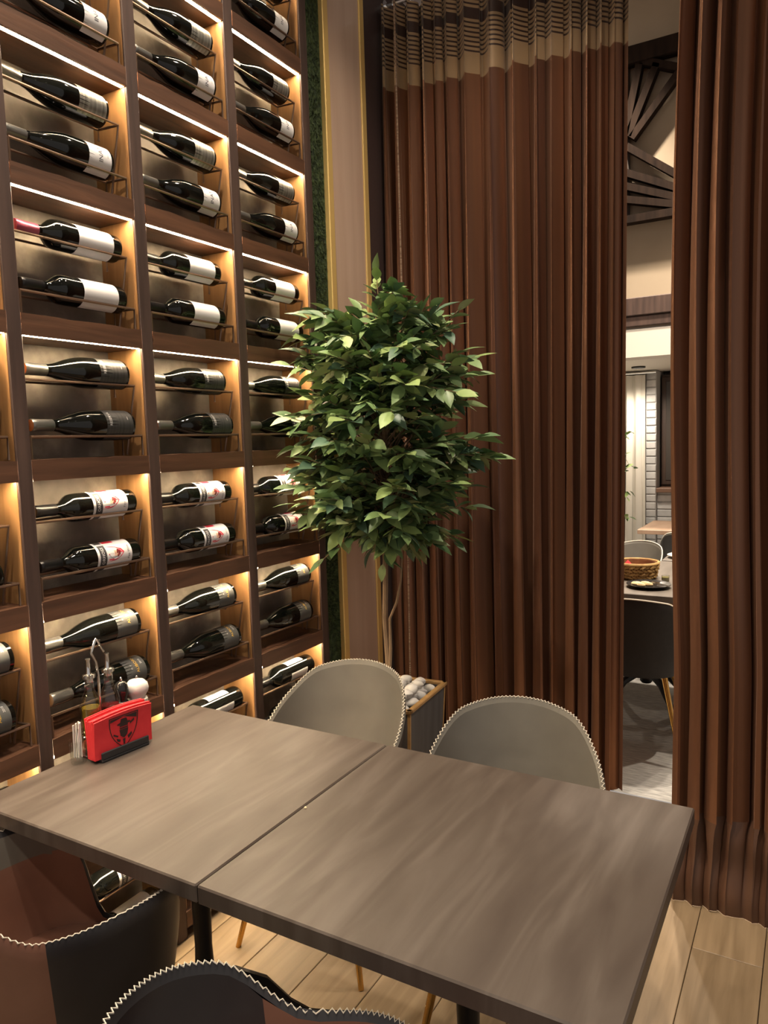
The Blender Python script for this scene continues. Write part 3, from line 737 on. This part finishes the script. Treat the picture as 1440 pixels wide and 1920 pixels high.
# ================================================================== CURTAINS
def satin(name, c1, c2):
    m = mixed(name, c1, c2, (5, 5, .12), 2.2, .36, 0, detail=3, lo=.25, hi=.75, metal=.55, Sheen_Weight=.25, Sheen_Roughness=.4, Specular_IOR_Level=.6)
    p = m.node_tree.nodes['Principled BSDF']; p.inputs['Sheen Tint'].default_value = (.9, .55, .40, 1); p.inputs['Anisotropic'].default_value = .5
    return m
brown_satin = satin('brown_satin', (.120, .055, .037), (.275, .128, .066))  # vertical colour streaks paint in the orange highlights of the folds
def fold_fn(seed, nf, amp, path, ztop, zbot, flare=.0):
    rg_ = random.Random(seed); ws = [rg_.uniform(.55, 1.5) for _ in range(nf)]; tot = sum(ws); cum = [0]
    for q in ws: cum.append(cum[-1]+q/tot)
    am = [rg_.uniform(.45, 1.5) for _ in range(nf+1)]; drift = [rg_.uniform(-1, 1) for _ in range(nf+1)]; sk = [rg_.uniform(-.35, .35) for _ in range(nf+1)]
    def f(s, v):
        # v 0 bottom .. 1 top
        i_ = 0
        ss = s
        while i_ < nf-1 and ss > cum[i_+1]: i_ += 1
        t = (ss-cum[i_])/(cum[i_+1]-cum[i_])
        a = (am[i_]*(1-t)+am[i_+1]*t)
        dph = (drift[i_]*(1-t)+drift[i_+1]*t)
        ph = 2*PI*t
        k = amp*a*(1.0-.45*v*v)
        sharp = math.sin(ph)+.28*math.sin(2*ph+sk[i_]*3)+.10*math.sin(3*ph+dph)
        off = k*sharp
        lat = k*.55*math.sin(2*ph+.5+dph*.3)*(1-.5*v)+.030*dph*(1-v)*(1-v)*math.sin(PI*s)
        z = zbot+(ztop-zbot)*v
        P0, T_, N_ = path(s, v)
        q = P0+T_*lat+N_*off; return (q.x, q.y, z)
    return f
def strip(fn, z0, z1, zb, zt, nu, nv, dz=0.):
    b = MB(); b.grid(lambda u, v: fn(u, ((z0+(z1-z0)*v)-zb)/(zt-zb)), nu, nv); return b
def path_left(s, v):
    a = Vector((.012, 2.955, 0)); c = Vector((1.005-.035*(1-v), 3.11, 0)); t = (c-a).normalized(); return a.lerp(c, s), t, Vector((t.y, -t.x, 0))
def path_right(s, v):
    x0 = 1.305-.03*math.sin(PI*min(1, (1-v)*1.3))-.02*(1-v); a = Vector((x0, 2.50, 0)); c = Vector((2.75, 2.40, 0)); t = (c-a).normalized(); return a.lerp(c, s), t, Vector((t.y, -t.x, 0))
ZB, ZT, BAND = .02, 3.375, 3.035
cur = thing('curtain', 'long brown satin curtain with striped gold header left of the gap', 'curtain', (0, 0, 0), 0, 'brown satin curtains on the doorway')
fl = fold_fn(4, 15, .048, path_left, ZT, ZB)
strip(fl, ZB+.14, BAND, ZB, ZT, 360, 36).obj('drape', brown_satin, cur, True)
strip(lambda u, v: fl(u, v), ZB, ZB+.14, ZB, ZT, 360, 3).obj('hem', brown_satin, cur, True)
# header cloth with woven stripes
m, n, l, pb = nt('striped_header_cloth'); MATS['striped_header_cloth'] = m
tc = n.new('ShaderNodeTexCoord'); sx = n.new('ShaderNodeSeparateXYZ'); l.new(tc.outputs['Object'], sx.inputs[0])
sub = n.new('ShaderNodeMath'); sub.operation = 'SUBTRACT'; sub.inputs[1].default_value = BAND+.085; l.new(sx.outputs['Z'], sub.inputs[0])
md = n.new('ShaderNodeMath'); md.operation = 'FLOORED_MODULO'; md.inputs[1].default_value = .0185; l.new(sub.outputs[0], md.inputs[0])
lt = n.new('ShaderNodeMath'); lt.operation = 'LESS_THAN'; lt.inputs[1].default_value = .0075; l.new(md.outputs[0], lt.inputs[0])
gt = n.new('ShaderNodeMath'); gt.operation = 'GREATER_THAN'; gt.inputs[1].default_value = 0; l.new(sub.outputs[0], gt.inputs[0])
g2 = n.new('ShaderNodeMath'); g2.operation = 'COMPARE'; g2.inputs[1].default_value = .150; g2.inputs[2].default_value = .018; l.new(sub.outputs[0], g2.inputs[0])
mu = n.new('ShaderNodeMath'); mu.operation = 'MULTIPLY'; l.new(lt.outputs[0], mu.inputs[0]); l.new(gt.outputs[0], mu.inputs[1])
mx_ = n.new('ShaderNodeMath'); mx_.operation = 'MAXIMUM'; l.new(mu.outputs[0], mx_.inputs[0]); l.new(g2.outputs[0], mx_.inputs[1])
mixc = n.new('ShaderNodeMix'); mixc.data_type = 'RGBA'; mixc.inputs[6].default_value = (.33, .22, .12, 1); mixc.inputs[7].default_value = (.035, .014, .010, 1)
l.new(mx_.outputs[0], mixc.inputs[0]); l.new(mixc.outputs[2], pb.inputs['Base Color']); pb.inputs['Roughness'].default_value = .45; pb.inputs['Sheen Weight'].default_value = .2
strip(fl, BAND, ZT, ZB, ZT, 360, 14).obj('header', m, cur, True)
rod = thing('curtain_rod', 'thin chrome curtain rod with rings at the top left', 'curtain rod', (0, 0, 0))
b = MB(); b.tube([(.012, 2.985, 3.405), (1.30, 3.10, 3.405)], .008, 8); b.obj('pole', M_chrome(), rod, True)
b = MB(); b.lathe([(0, 0), (.022, 0), (.022, .008), (0, .008)], 14, c=(.0, 0, 0)); fo = b.obj('wall_flange', M_chrome(), rod, True); fo.location = (.0045, 2.984, 3.405); fo.rotation_euler = (0, PI/2, 0)
for k in range(14):
    t = .03+.9*k/14; b = MB(); c = Vector((.012, 2.985, 3.405)).lerp(Vector((1.30, 3.10, 3.405)), t)
    b.tube([(c.x, c.y+.014*math.cos(a), c.z-.006+.017*math.sin(a)) for a in [2*PI*q/14 for q in range(15)]], .0022, 5, False); b.obj('ring', M_chrome(), rod, True)
b = MB(); b.tube([(.10, 2.90, 3.36), (.105, 2.89, 1.6), (.10, 2.88, .45)], .004, 6); tag(b.obj('tie_cord', mixed('braided_cord', (.10, .05, .03), (.35, .25, .18), (1, 1, 40), 6, .7)), 'thin braided cord hanging beside the curtain behind the ficus', 'cord')
cur2 = thing('curtain', 'long brown satin curtain right of the gap reaching the oak floor', 'curtain', (0, 0, 0), 0, 'brown satin curtains on the doorway')
fr = fold_fn(9, 25, .046, path_right, ZT, .012)
strip(fr, .30, BAND, .012, ZT, 420, 36).obj('drape', brown_satin, cur2, True)
def hem_fn(u, v):
    x, y, z = fr(u, (.012+.29*v-.012)/(ZT-.012)); P0, T_, N_ = path_right(u, 0)
    k = .80*(1-v)**.5
    # the hem flattens and bulges where it meets the floor
    bul = .018*math.sin(v*PI)+.014*math.sin(v*2.2*PI+u*9)*math.sin(v*PI)+.040*(1-v)
    return (x+(P0.x-x)*k+N_.x*bul, y+(P0.y-y)*k+N_.y*bul, .001+.301*v)
b = MB(); b.grid(hem_fn, 420, 12); b.obj('hem', mixed('brown_hem_cloth', (.075, .036, .024), (.135, .066, .038), (5, 5, .12), 2.2, .5, 0, detail=3, lo=.25, hi=.75), cur2, True)  # hem colour repeats the painted highlight streaks of the drape
strip(fr, BAND, ZT, .012, ZT, 420, 14).obj('header', MATS['striped_header_cloth'], cur2, True)
rod2 = thing('curtain_rod', 'chrome curtain rod above the right curtain', 'curtain rod', (0, 0, 0))
b = MB(); b.tube([(1.27, 2.50, 3.40), (2.85, 2.40, 3.40)], .008, 8); b.obj('pole', M_chrome(), rod2, True)
for q in (1.4, 2.6):
    b = MB(); b.tube([(q, 2.50-(q-1.27)*.063, 3.40), (q, 2.50-(q-1.27)*.063, 4.0)], .006, 6); b.obj('hanger', M_chrome(), rod2, True)

# ================================================================== SECOND ROOM
T2X0, T2X1, T2Y0, T2Y1 = .45, 1.30, 3.69, 4.72
darktop = mixed('dark_far_tabletop', (.10, .085, .072), (.17, .145, .125), (5, .9, 1), 3, .4)
table('dining_table', 'dark table with bread basket seen through the curtain gap', T2X0, T2X1, T2Y0, T2Y1, mat=darktop)
table('dining_table', 'table behind the bread basket table, holding a plate of food', .86, 1.70, 4.76, 5.50, mat=darktop)
table('dining_table', 'empty brown table farthest away by the white brick pier', .42, 1.20, 6.215, 6.92, mat=mixed('brown_far_tabletop', (.26, .17, .115), (.36, .25, .18), (5, .9, 1), 3, .45))
chair('dark chair with cream piping and gold legs seen from behind through the gap', (.945, 3.655), .05, 'dark', 'chairs in the room beyond the curtains', False)
chair('pale grey chair beside the bread basket table, next to white drapes', (.56, 5.02), 2.75, 'grey', 'chairs in the room beyond the curtains', False)
chair('grey chair with brown seat under the farthest table', (.86, 6.12), .0, 'grey', 'chairs in the room beyond the curtains', False)
# bread basket
bk = thing('bread_basket', 'round woven straw bread basket with red napkin inside', 'basket', (.835, 4.135, TZ))
straw = mixed('straw_weave', (.30, .17, .055), (.52, .34, .13), nscale=30, rough=.7)
for j in range(4):
    z = .010+.019*j; R0 = .100+.004*j
    b = MB()
    for k in range(26):
        a = 2*PI*(k+.5*(j % 2))/26; rr = R0+.003*(1 if k % 2 else -1)
        t = Vector((-math.sin(a), math.cos(a), .35 if j % 2 else -.35)).normalized(); c = Vector((rr*math.cos(a), rr*math.sin(a), z+.002))
        b.tube([c-t*.016, c, c+t*.016], [.004, .0088, .004], 5)
    b.obj('woven_band', straw, bk, True)
b = MB(); b.tube([(.114*math.cos(2*PI*k/40), .114*math.sin(2*PI*k/40), .084) for k in range(41)], .0075, 6, False); b.obj('rim', straw, bk, True)
b = MB(); b.lathe([(0, .002), (.094, .002), (.106, .082), (.102, .082), (.090, .008), (0, .008)], 32); b.obj('lining', mixed('basket_lining', (.16, .07, .03), (.26, .13, .05), nscale=20, rough=.8), bk, True)
b = MB(); b.add([(-.07, -.05, 0), (.02, -.06, .004), (.03, .03, .0), (-.05, .04, .0), (-.02, -.012, .068), (-.03, -.03, .05)], [(0, 1, 4), (1, 2, 4), (2, 3, 4), (3, 0, 4), (0, 3, 2, 1)])
o = b.obj('paper_napkin', redp); o.location = (.815, 4.12, TZ+.030); tag(o, 'crumpled red napkin tucked in the bread basket', 'napkin')
# plate with food and cutlery
def plate(label, x, y, rad, mat):
    r = thing('dinner_plate', label, 'plate', (x, y, TZ)); b = MB(); b.lathe([(0, .003), (rad*.55, .0), (rad*.6, .003), (rad, .016), (rad, .019), (rad*.6, .008), (0, .007)], 32); b.obj('dish', mat, r, True); return r
plate('dark round plate with leftovers on the bread basket table', .945, 3.885, .108, plain('dark_ceramic', (.02, .02, .022), .2))
fd = plain('pale_food', (.62, .48, .26), .6)
for k, (dx, dy, s_) in enumerate([(-.058, .0, .026), (-.02, .02, .024), (-.03, -.03, .02), (.005, -.005, .018)]):
    b = MB(); b.lathe([(0, 0), (s_, 0), (s_*1.1, .006), (s_*.8, .014), (0, .017)], 10); o = b.obj('bread_piece', fd, None, True); o.location = (.945+dx, 3.885+dy, TZ+.009); o.scale = (1, .7, 1)
    tag(o, 'small pale leftover bread piece on the dark plate', 'food', 'leftovers on the dark plate')
for k, (dx, nm) in enumerate([(.035, 'knife'), (.065, 'fork')]):
    b = MB(); b.bbox((-.004, -.055, 0), (.004, .03, .0025), .001)
    if nm == 'knife': b.bbox((-.006, .028, 0), (.006, .085, .0018), .0008)
    else:
        b.bbox((-.009, .028, 0), (.009, .046, .0022), .001)
        for q in (-.0075, -.0025, .0025, .0075): b.bbox((q-.0013, .044, 0), (q+.0013, .078, .002), .0005)
    o = b.obj(nm, M_chrome()); o.location = (.945+dx, 3.875, TZ+.0205); o.rotation_euler = (0, 0, D(55-10*k)); tag(o, 'steel %s resting across the dark plate' % nm, nm)
jar = thing('condiment_jar', 'tiny glass jar with olive contents beside the basket', 'jar', (.995, 4.075, TZ)); b = MB(); b.lathe([(0, 0), (.018, 0), (.019, .02), (.018, .022), (0, .022)], 16); b.obj('contents', plain('olive_paste', (.16, .13, .02), .4), jar, True); b = MB(); b.lathe([(.0195, 0), (.0205, .03), (.0195, .03), (.0192, .002)], 16); b.obj('glass_wall', clear, jar, True)
plate('pale plate of food on the table behind the bread basket', .98, 4.89, .11, plain('white_ceramic', (.7, .68, .62), .25))
b = MB(); b.lathe([(0, 0), (.05, 0), (.045, .018), (.02, .028), (0, .03)], 12); o = b.obj('food_portion', plain('red_food', (.55, .10, .05), .5), None, True); o.location = (.995, 4.89, TZ+.009); tag(o, 'reddish food on the pale plate behind the basket', 'food')
b = MB(); b.lathe([(0, .001), (.022, 0), (.026, .09)], 18); o = b.obj('water_glass', clear, None, True); o.location = (1.10, 4.80, TZ); tag(o, 'clear drinking glass by the pale plate of food', 'glass')
# white drapes in the niche
wd = plain('white_drape_cloth', (.72, .70, .64), .8)
def path_w(x0, x1, yy):
    a = Vector((x0, yy, 0)); c = Vector((x1, yy, 0)); t = (c-a).normalized()
    return lambda s, v: (a.lerp(c, s), t, Vector((0, -1, 0)))
for k, (x0, x1, nf, lb) in enumerate([(-.55, .13, 5, 'white drape panel hanging in the far niche, left one'), (.150, .325, 2, 'narrow white drape panel hanging beside the brick pier')]):
    fw_ = fold_fn(30+k, nf, .035, path_w(x0, x1, 7.0+.02*k), 2.05, .25)
    b = MB(); b.grid(lambda u, v: fw_(u, v), 30*nf, 8); tag(b.obj('white_drape', wd, None, True), lb, 'curtain', 'white drapes in the far niche')
rod3 = thing('curtain_rod', 'slim rod holding the white drapes in the far niche', 'curtain rod'); b = MB(); b.tube([(-.7, 7.01, 2.066), (.42, 7.01, 2.066)], .010, 8); b.obj('pole', M_chrome(), rod3, True)
# painted brick pier and ledge
b = MB(); b.box((.325, 7.06, 0), (.415, 7.5, 2.085)); pier = struct(b.obj('wall_brick_pier', plain('white_mortar', (.42, .42, .42), .9)))
bm_ = MB(); bm_.bbox((0, 0, 0), (.084, .012, .060), .005); brk = bm_.mesh('brick', mixed('white_painted_brick', (.40, .41, .42), (.58, .58, .58), nscale=9, rough=.85, bump=.3, rnd=.08))
for j in range(30): 
    o = link('brick', brk, pier); o.location = (.328+.002*(j % 2), 7.050, .01+j*.069)
b = MB(); b.box((.415, 7.10, 0), (1.8, 7.5, .99)); low = struct(b.obj('wall_low_brick', MATS['white_mortar']))
bm_ = MB(); bm_.bbox((0, 0, 0), (.205, .012, .060), .005); brk2 = bm_.mesh('brick', MATS['white_painted_brick'])
for j in range(14):
    for i in range(6):
        o = link('brick', brk2, low); o.location = (.420+i*.214-(.1 if j % 2 else 0)*(1 if i else 0), 7.09, .01+j*.069)
b = MB(); b.bbox((.417, 7.04, .99), (1.8, 7.5, 1.03), .005); struct(b.obj('trim_5', plain('brown_ledge', (.16, .09, .06), .5)))
cab = thing('dark_cabinet', 'dark wooden cabinet standing on the low brick ledge', 'cabinet', (1.03, 7.29, 1.031))
dk = mixed('dark_cabinet_wood', (.03, .018, .013), (.06, .035, .025), (8, 8, .8), 4, .5)
b = MB(); b.box((-.60, -.05, 0), (.6, .2, 1.02)); b.obj('carcass', dk, cab)
for i in range(4):
    b = MB(); b.bbox((-.60+i*.3, -.065, .02), (-.60+i*.3+.29, -.05, 1.0), .004); b.obj('door', dk, cab); b = MB(); b.bbox((-.56+i*.3, -.07, .06), (-.60+i*.3+.25, -.064, .96), .003); b.obj('door_panel', plain('smoked_door_panel', (.05, .042, .036), .3), cab)
for k, (x, h) in enumerate([(.57, .10), (.66, .14), (.74, .09)]):
    r = thing('small_vase', ['small dark bowl on the far brick ledge', 'slim pale vase on the far brick ledge', 'low dark cup on the far brick ledge'][k], 'vase', (x, 7.12, 1.03)); b = MB(); b.lathe([(0, 0), (.02, 0), (.032, h*.4), (.018, h*.85), (.022, h), (.018, h), (.014, h*.8), (0, h*.2)], 16); b.obj('vase_body', plain('vase_%d' % k, [(.03, .03, .03), (.5, .48, .45), (.05, .03, .02)][k], .3), r, True)
# trailing plant by the white drapes
tp = thing('trailing_plant', 'small trailing green plant in front of the white drapes', 'plant', (.20, 6.70, 0))
stem = MB(); pts = [(.0, .0, 0), (.0, 0, .9), (-.02, 0, 1.35), (.0, 0, 1.62)]; stem.tube(pts, .006, 6)
for z, dx in ((1.55, .10), (1.45, -.07), (1.5, .06), (1.25, .12), (1.02, .07), (.8, .06), (1.35, .03)): stem.tube([(-.01, 0, z-.05), (dx*.6, -.02, z), (dx, -.03, z-.02)], .003, 5)
stem.obj('stem', plain('green_stem', (.10, .14, .05), .7), tp)
b = MB(); b.lathe([(0, 0), (.09, 0), (.11, .16), (.10, .16), (.09, .03), (0, .03)], 20); b.obj('pot', plain('clay_pot', (.3, .28, .25), .7), tp, True)
rg = random.Random(8)
for z, dx in ((1.55, .10), (1.45, -.07), (1.5, .06), (1.25, .12), (1.02, .07), (.8, .06), (1.35, .03)):
    for q in range(4):
        o = link('leaf', LB[rg.choice([1, 2, 5, 6])][1], tp); o.matrix_local = leaf_matrix(Vector((dx*rg.uniform(.3, 1), -.03, z+rg.uniform(-.05, .02))), Vector((rg.uniform(-1, 1), rg.uniform(-1, .2), rg.uniform(-.8, .5))), 1.0, rg.uniform(-1, 1))
# wooden fan lattice on the upper wall
fan = thing('wall_lattice', 'dark wooden fan shaped slat ornament on the upper far wall', 'wall ornament', (.43, 5.93, 3.68))
def slat(p0, p1, wd_=.035, dep=.07, nm='slat'):
    p0 = Vector((p0[0], 0, p0[1])); p1 = Vector((p1[0], 0, p1[1])); d = (p1-p0).normalized(); n_ = Vector((-d.z, 0, d.x))*wd_/2; b = MB()
    vs = [p+s1*n_+Vector((0, yy, 0)) for yy in (-dep/2, dep/2) for p, s1 in ((p0, -1), (p1, -1), (p1, 1), (p0, 1))]
    b.add(vs, [(3, 2, 1, 0), (4, 5, 6, 7), (0, 1, 5, 4), (1, 2, 6, 5), (2, 3, 7, 6), (3, 0, 4, 7)]); b.obj(nm, mixed('dark_lattice_wood', (.012, .007, .005), (.026, .015, .010), (8, 8, 1), 4, .9, Specular_IOR_Level=.15), fan)
for a_, c_ in (((-.12, .05), (-.20, .54)), ((-.06, .05), (-.06, .54)), ((-.045, .04), (.06, .53)), ((-.02, .04), (.18, .50)), ((.005, .02), (.34, .41)), ((.0, .58), (.40, .40)), ((.60, .04), (.75, .52)), ((.60, .04), (.95, .30))): slat(a_, c_, .05)
for a_, c_ in (((-.03, -.03), (.40, -.36)), ((-.07, -.20), (.40, -.43)), ((-.07, -.30), (.40, -.49)), ((-.07, -.40), (.40, -.53))): slat(a_, c_, .05)
slat((-.5, .60), (.9, .60), .12, .09, 'beam'); slat((-.5, -.56), (.9, -.56), .055, .09, 'beam'); slat((-.14, .62), (-.14, -.56), .05, .09, 'beam')
b = MB(); b.box((-.48, .036, -.52), (-.02, .05, .56)); b.obj('backing', plain('dark_backing', (.035, .024, .018), .7), fan)

# ================================================================== LAMPS
def downlight(loc, power, col, label, group, size=.10, spot=True, cone=95):
    r = thing('ceiling_downlight', label, 'ceiling light', loc, 0, group)
    b = MB(); b.lathe([(size*.55, 0), (size*.72, 0), (size*.72, -.012), (size*.58, -.016), (size*.55, -.006)], 20); b.obj('bezel', plain('black_metal', (.02, .02, .02), .4, .5), r, True)
    b = MB(); b.lathe([(0, -.005), (size*.55, -.005)], 20); b.obj('diffuser', emit('lamp_face_%d' % int(power), col, 30), r)
    L = bpy.data.lights.new('downlight', 'SPOT'); L.energy = power*4; L.color = col; L.spot_size = D(cone); L.spot_blend = .7; L.shadow_soft_size = size*.5
    lo = bpy.data.objects.new('lamp', L); COL.objects.link(lo); lo.parent = r; lo.location = (0, 0, -.03)
warm = (1.0, .84, .66); WW = (1.0, .74, .46)
for k, (x, y, p) in enumerate([(.75, .55, 1.2), (.50, 1.40, 1.3), (.80, 2.30, .55), (2.3, .2, .35), (1.1, -.7, 1.0), (2.9, 1.4, .2)]):
    downlight((x, y, 4.0), DOWN_MAIN*p, warm, ['black downlight over the near chairs', 'black downlight over the table by shelving', 'black downlight between planter and left curtain', 'black downlight behind the viewer right', 'black downlight behind the viewer left', 'black downlight at the far right ceiling'][k], 'ceiling downlights in the front room')
for k, (x, y, p) in enumerate([(.9, 4.2, 1.3), (.2, 5.3, 1.2), (1.6, 5.2, 1.), (2.4, 4.0, .8)]):
    downlight((x, y, 4.9), DOWN_FAR*p, warm, ['downlight above the bread basket table', 'downlight above the white drapes side', 'downlight above the rear table', 'downlight at the right of the rear room'][k], 'ceiling downlights in the rear room', cone=88)
downlight((.35, 6.6, 2.09), 13, warm, 'small added fill light under the white bulkhead', 'ceiling downlights in the rear room', .08, cone=150)  # added lamp with no visible source, brightens the drapes in the niche
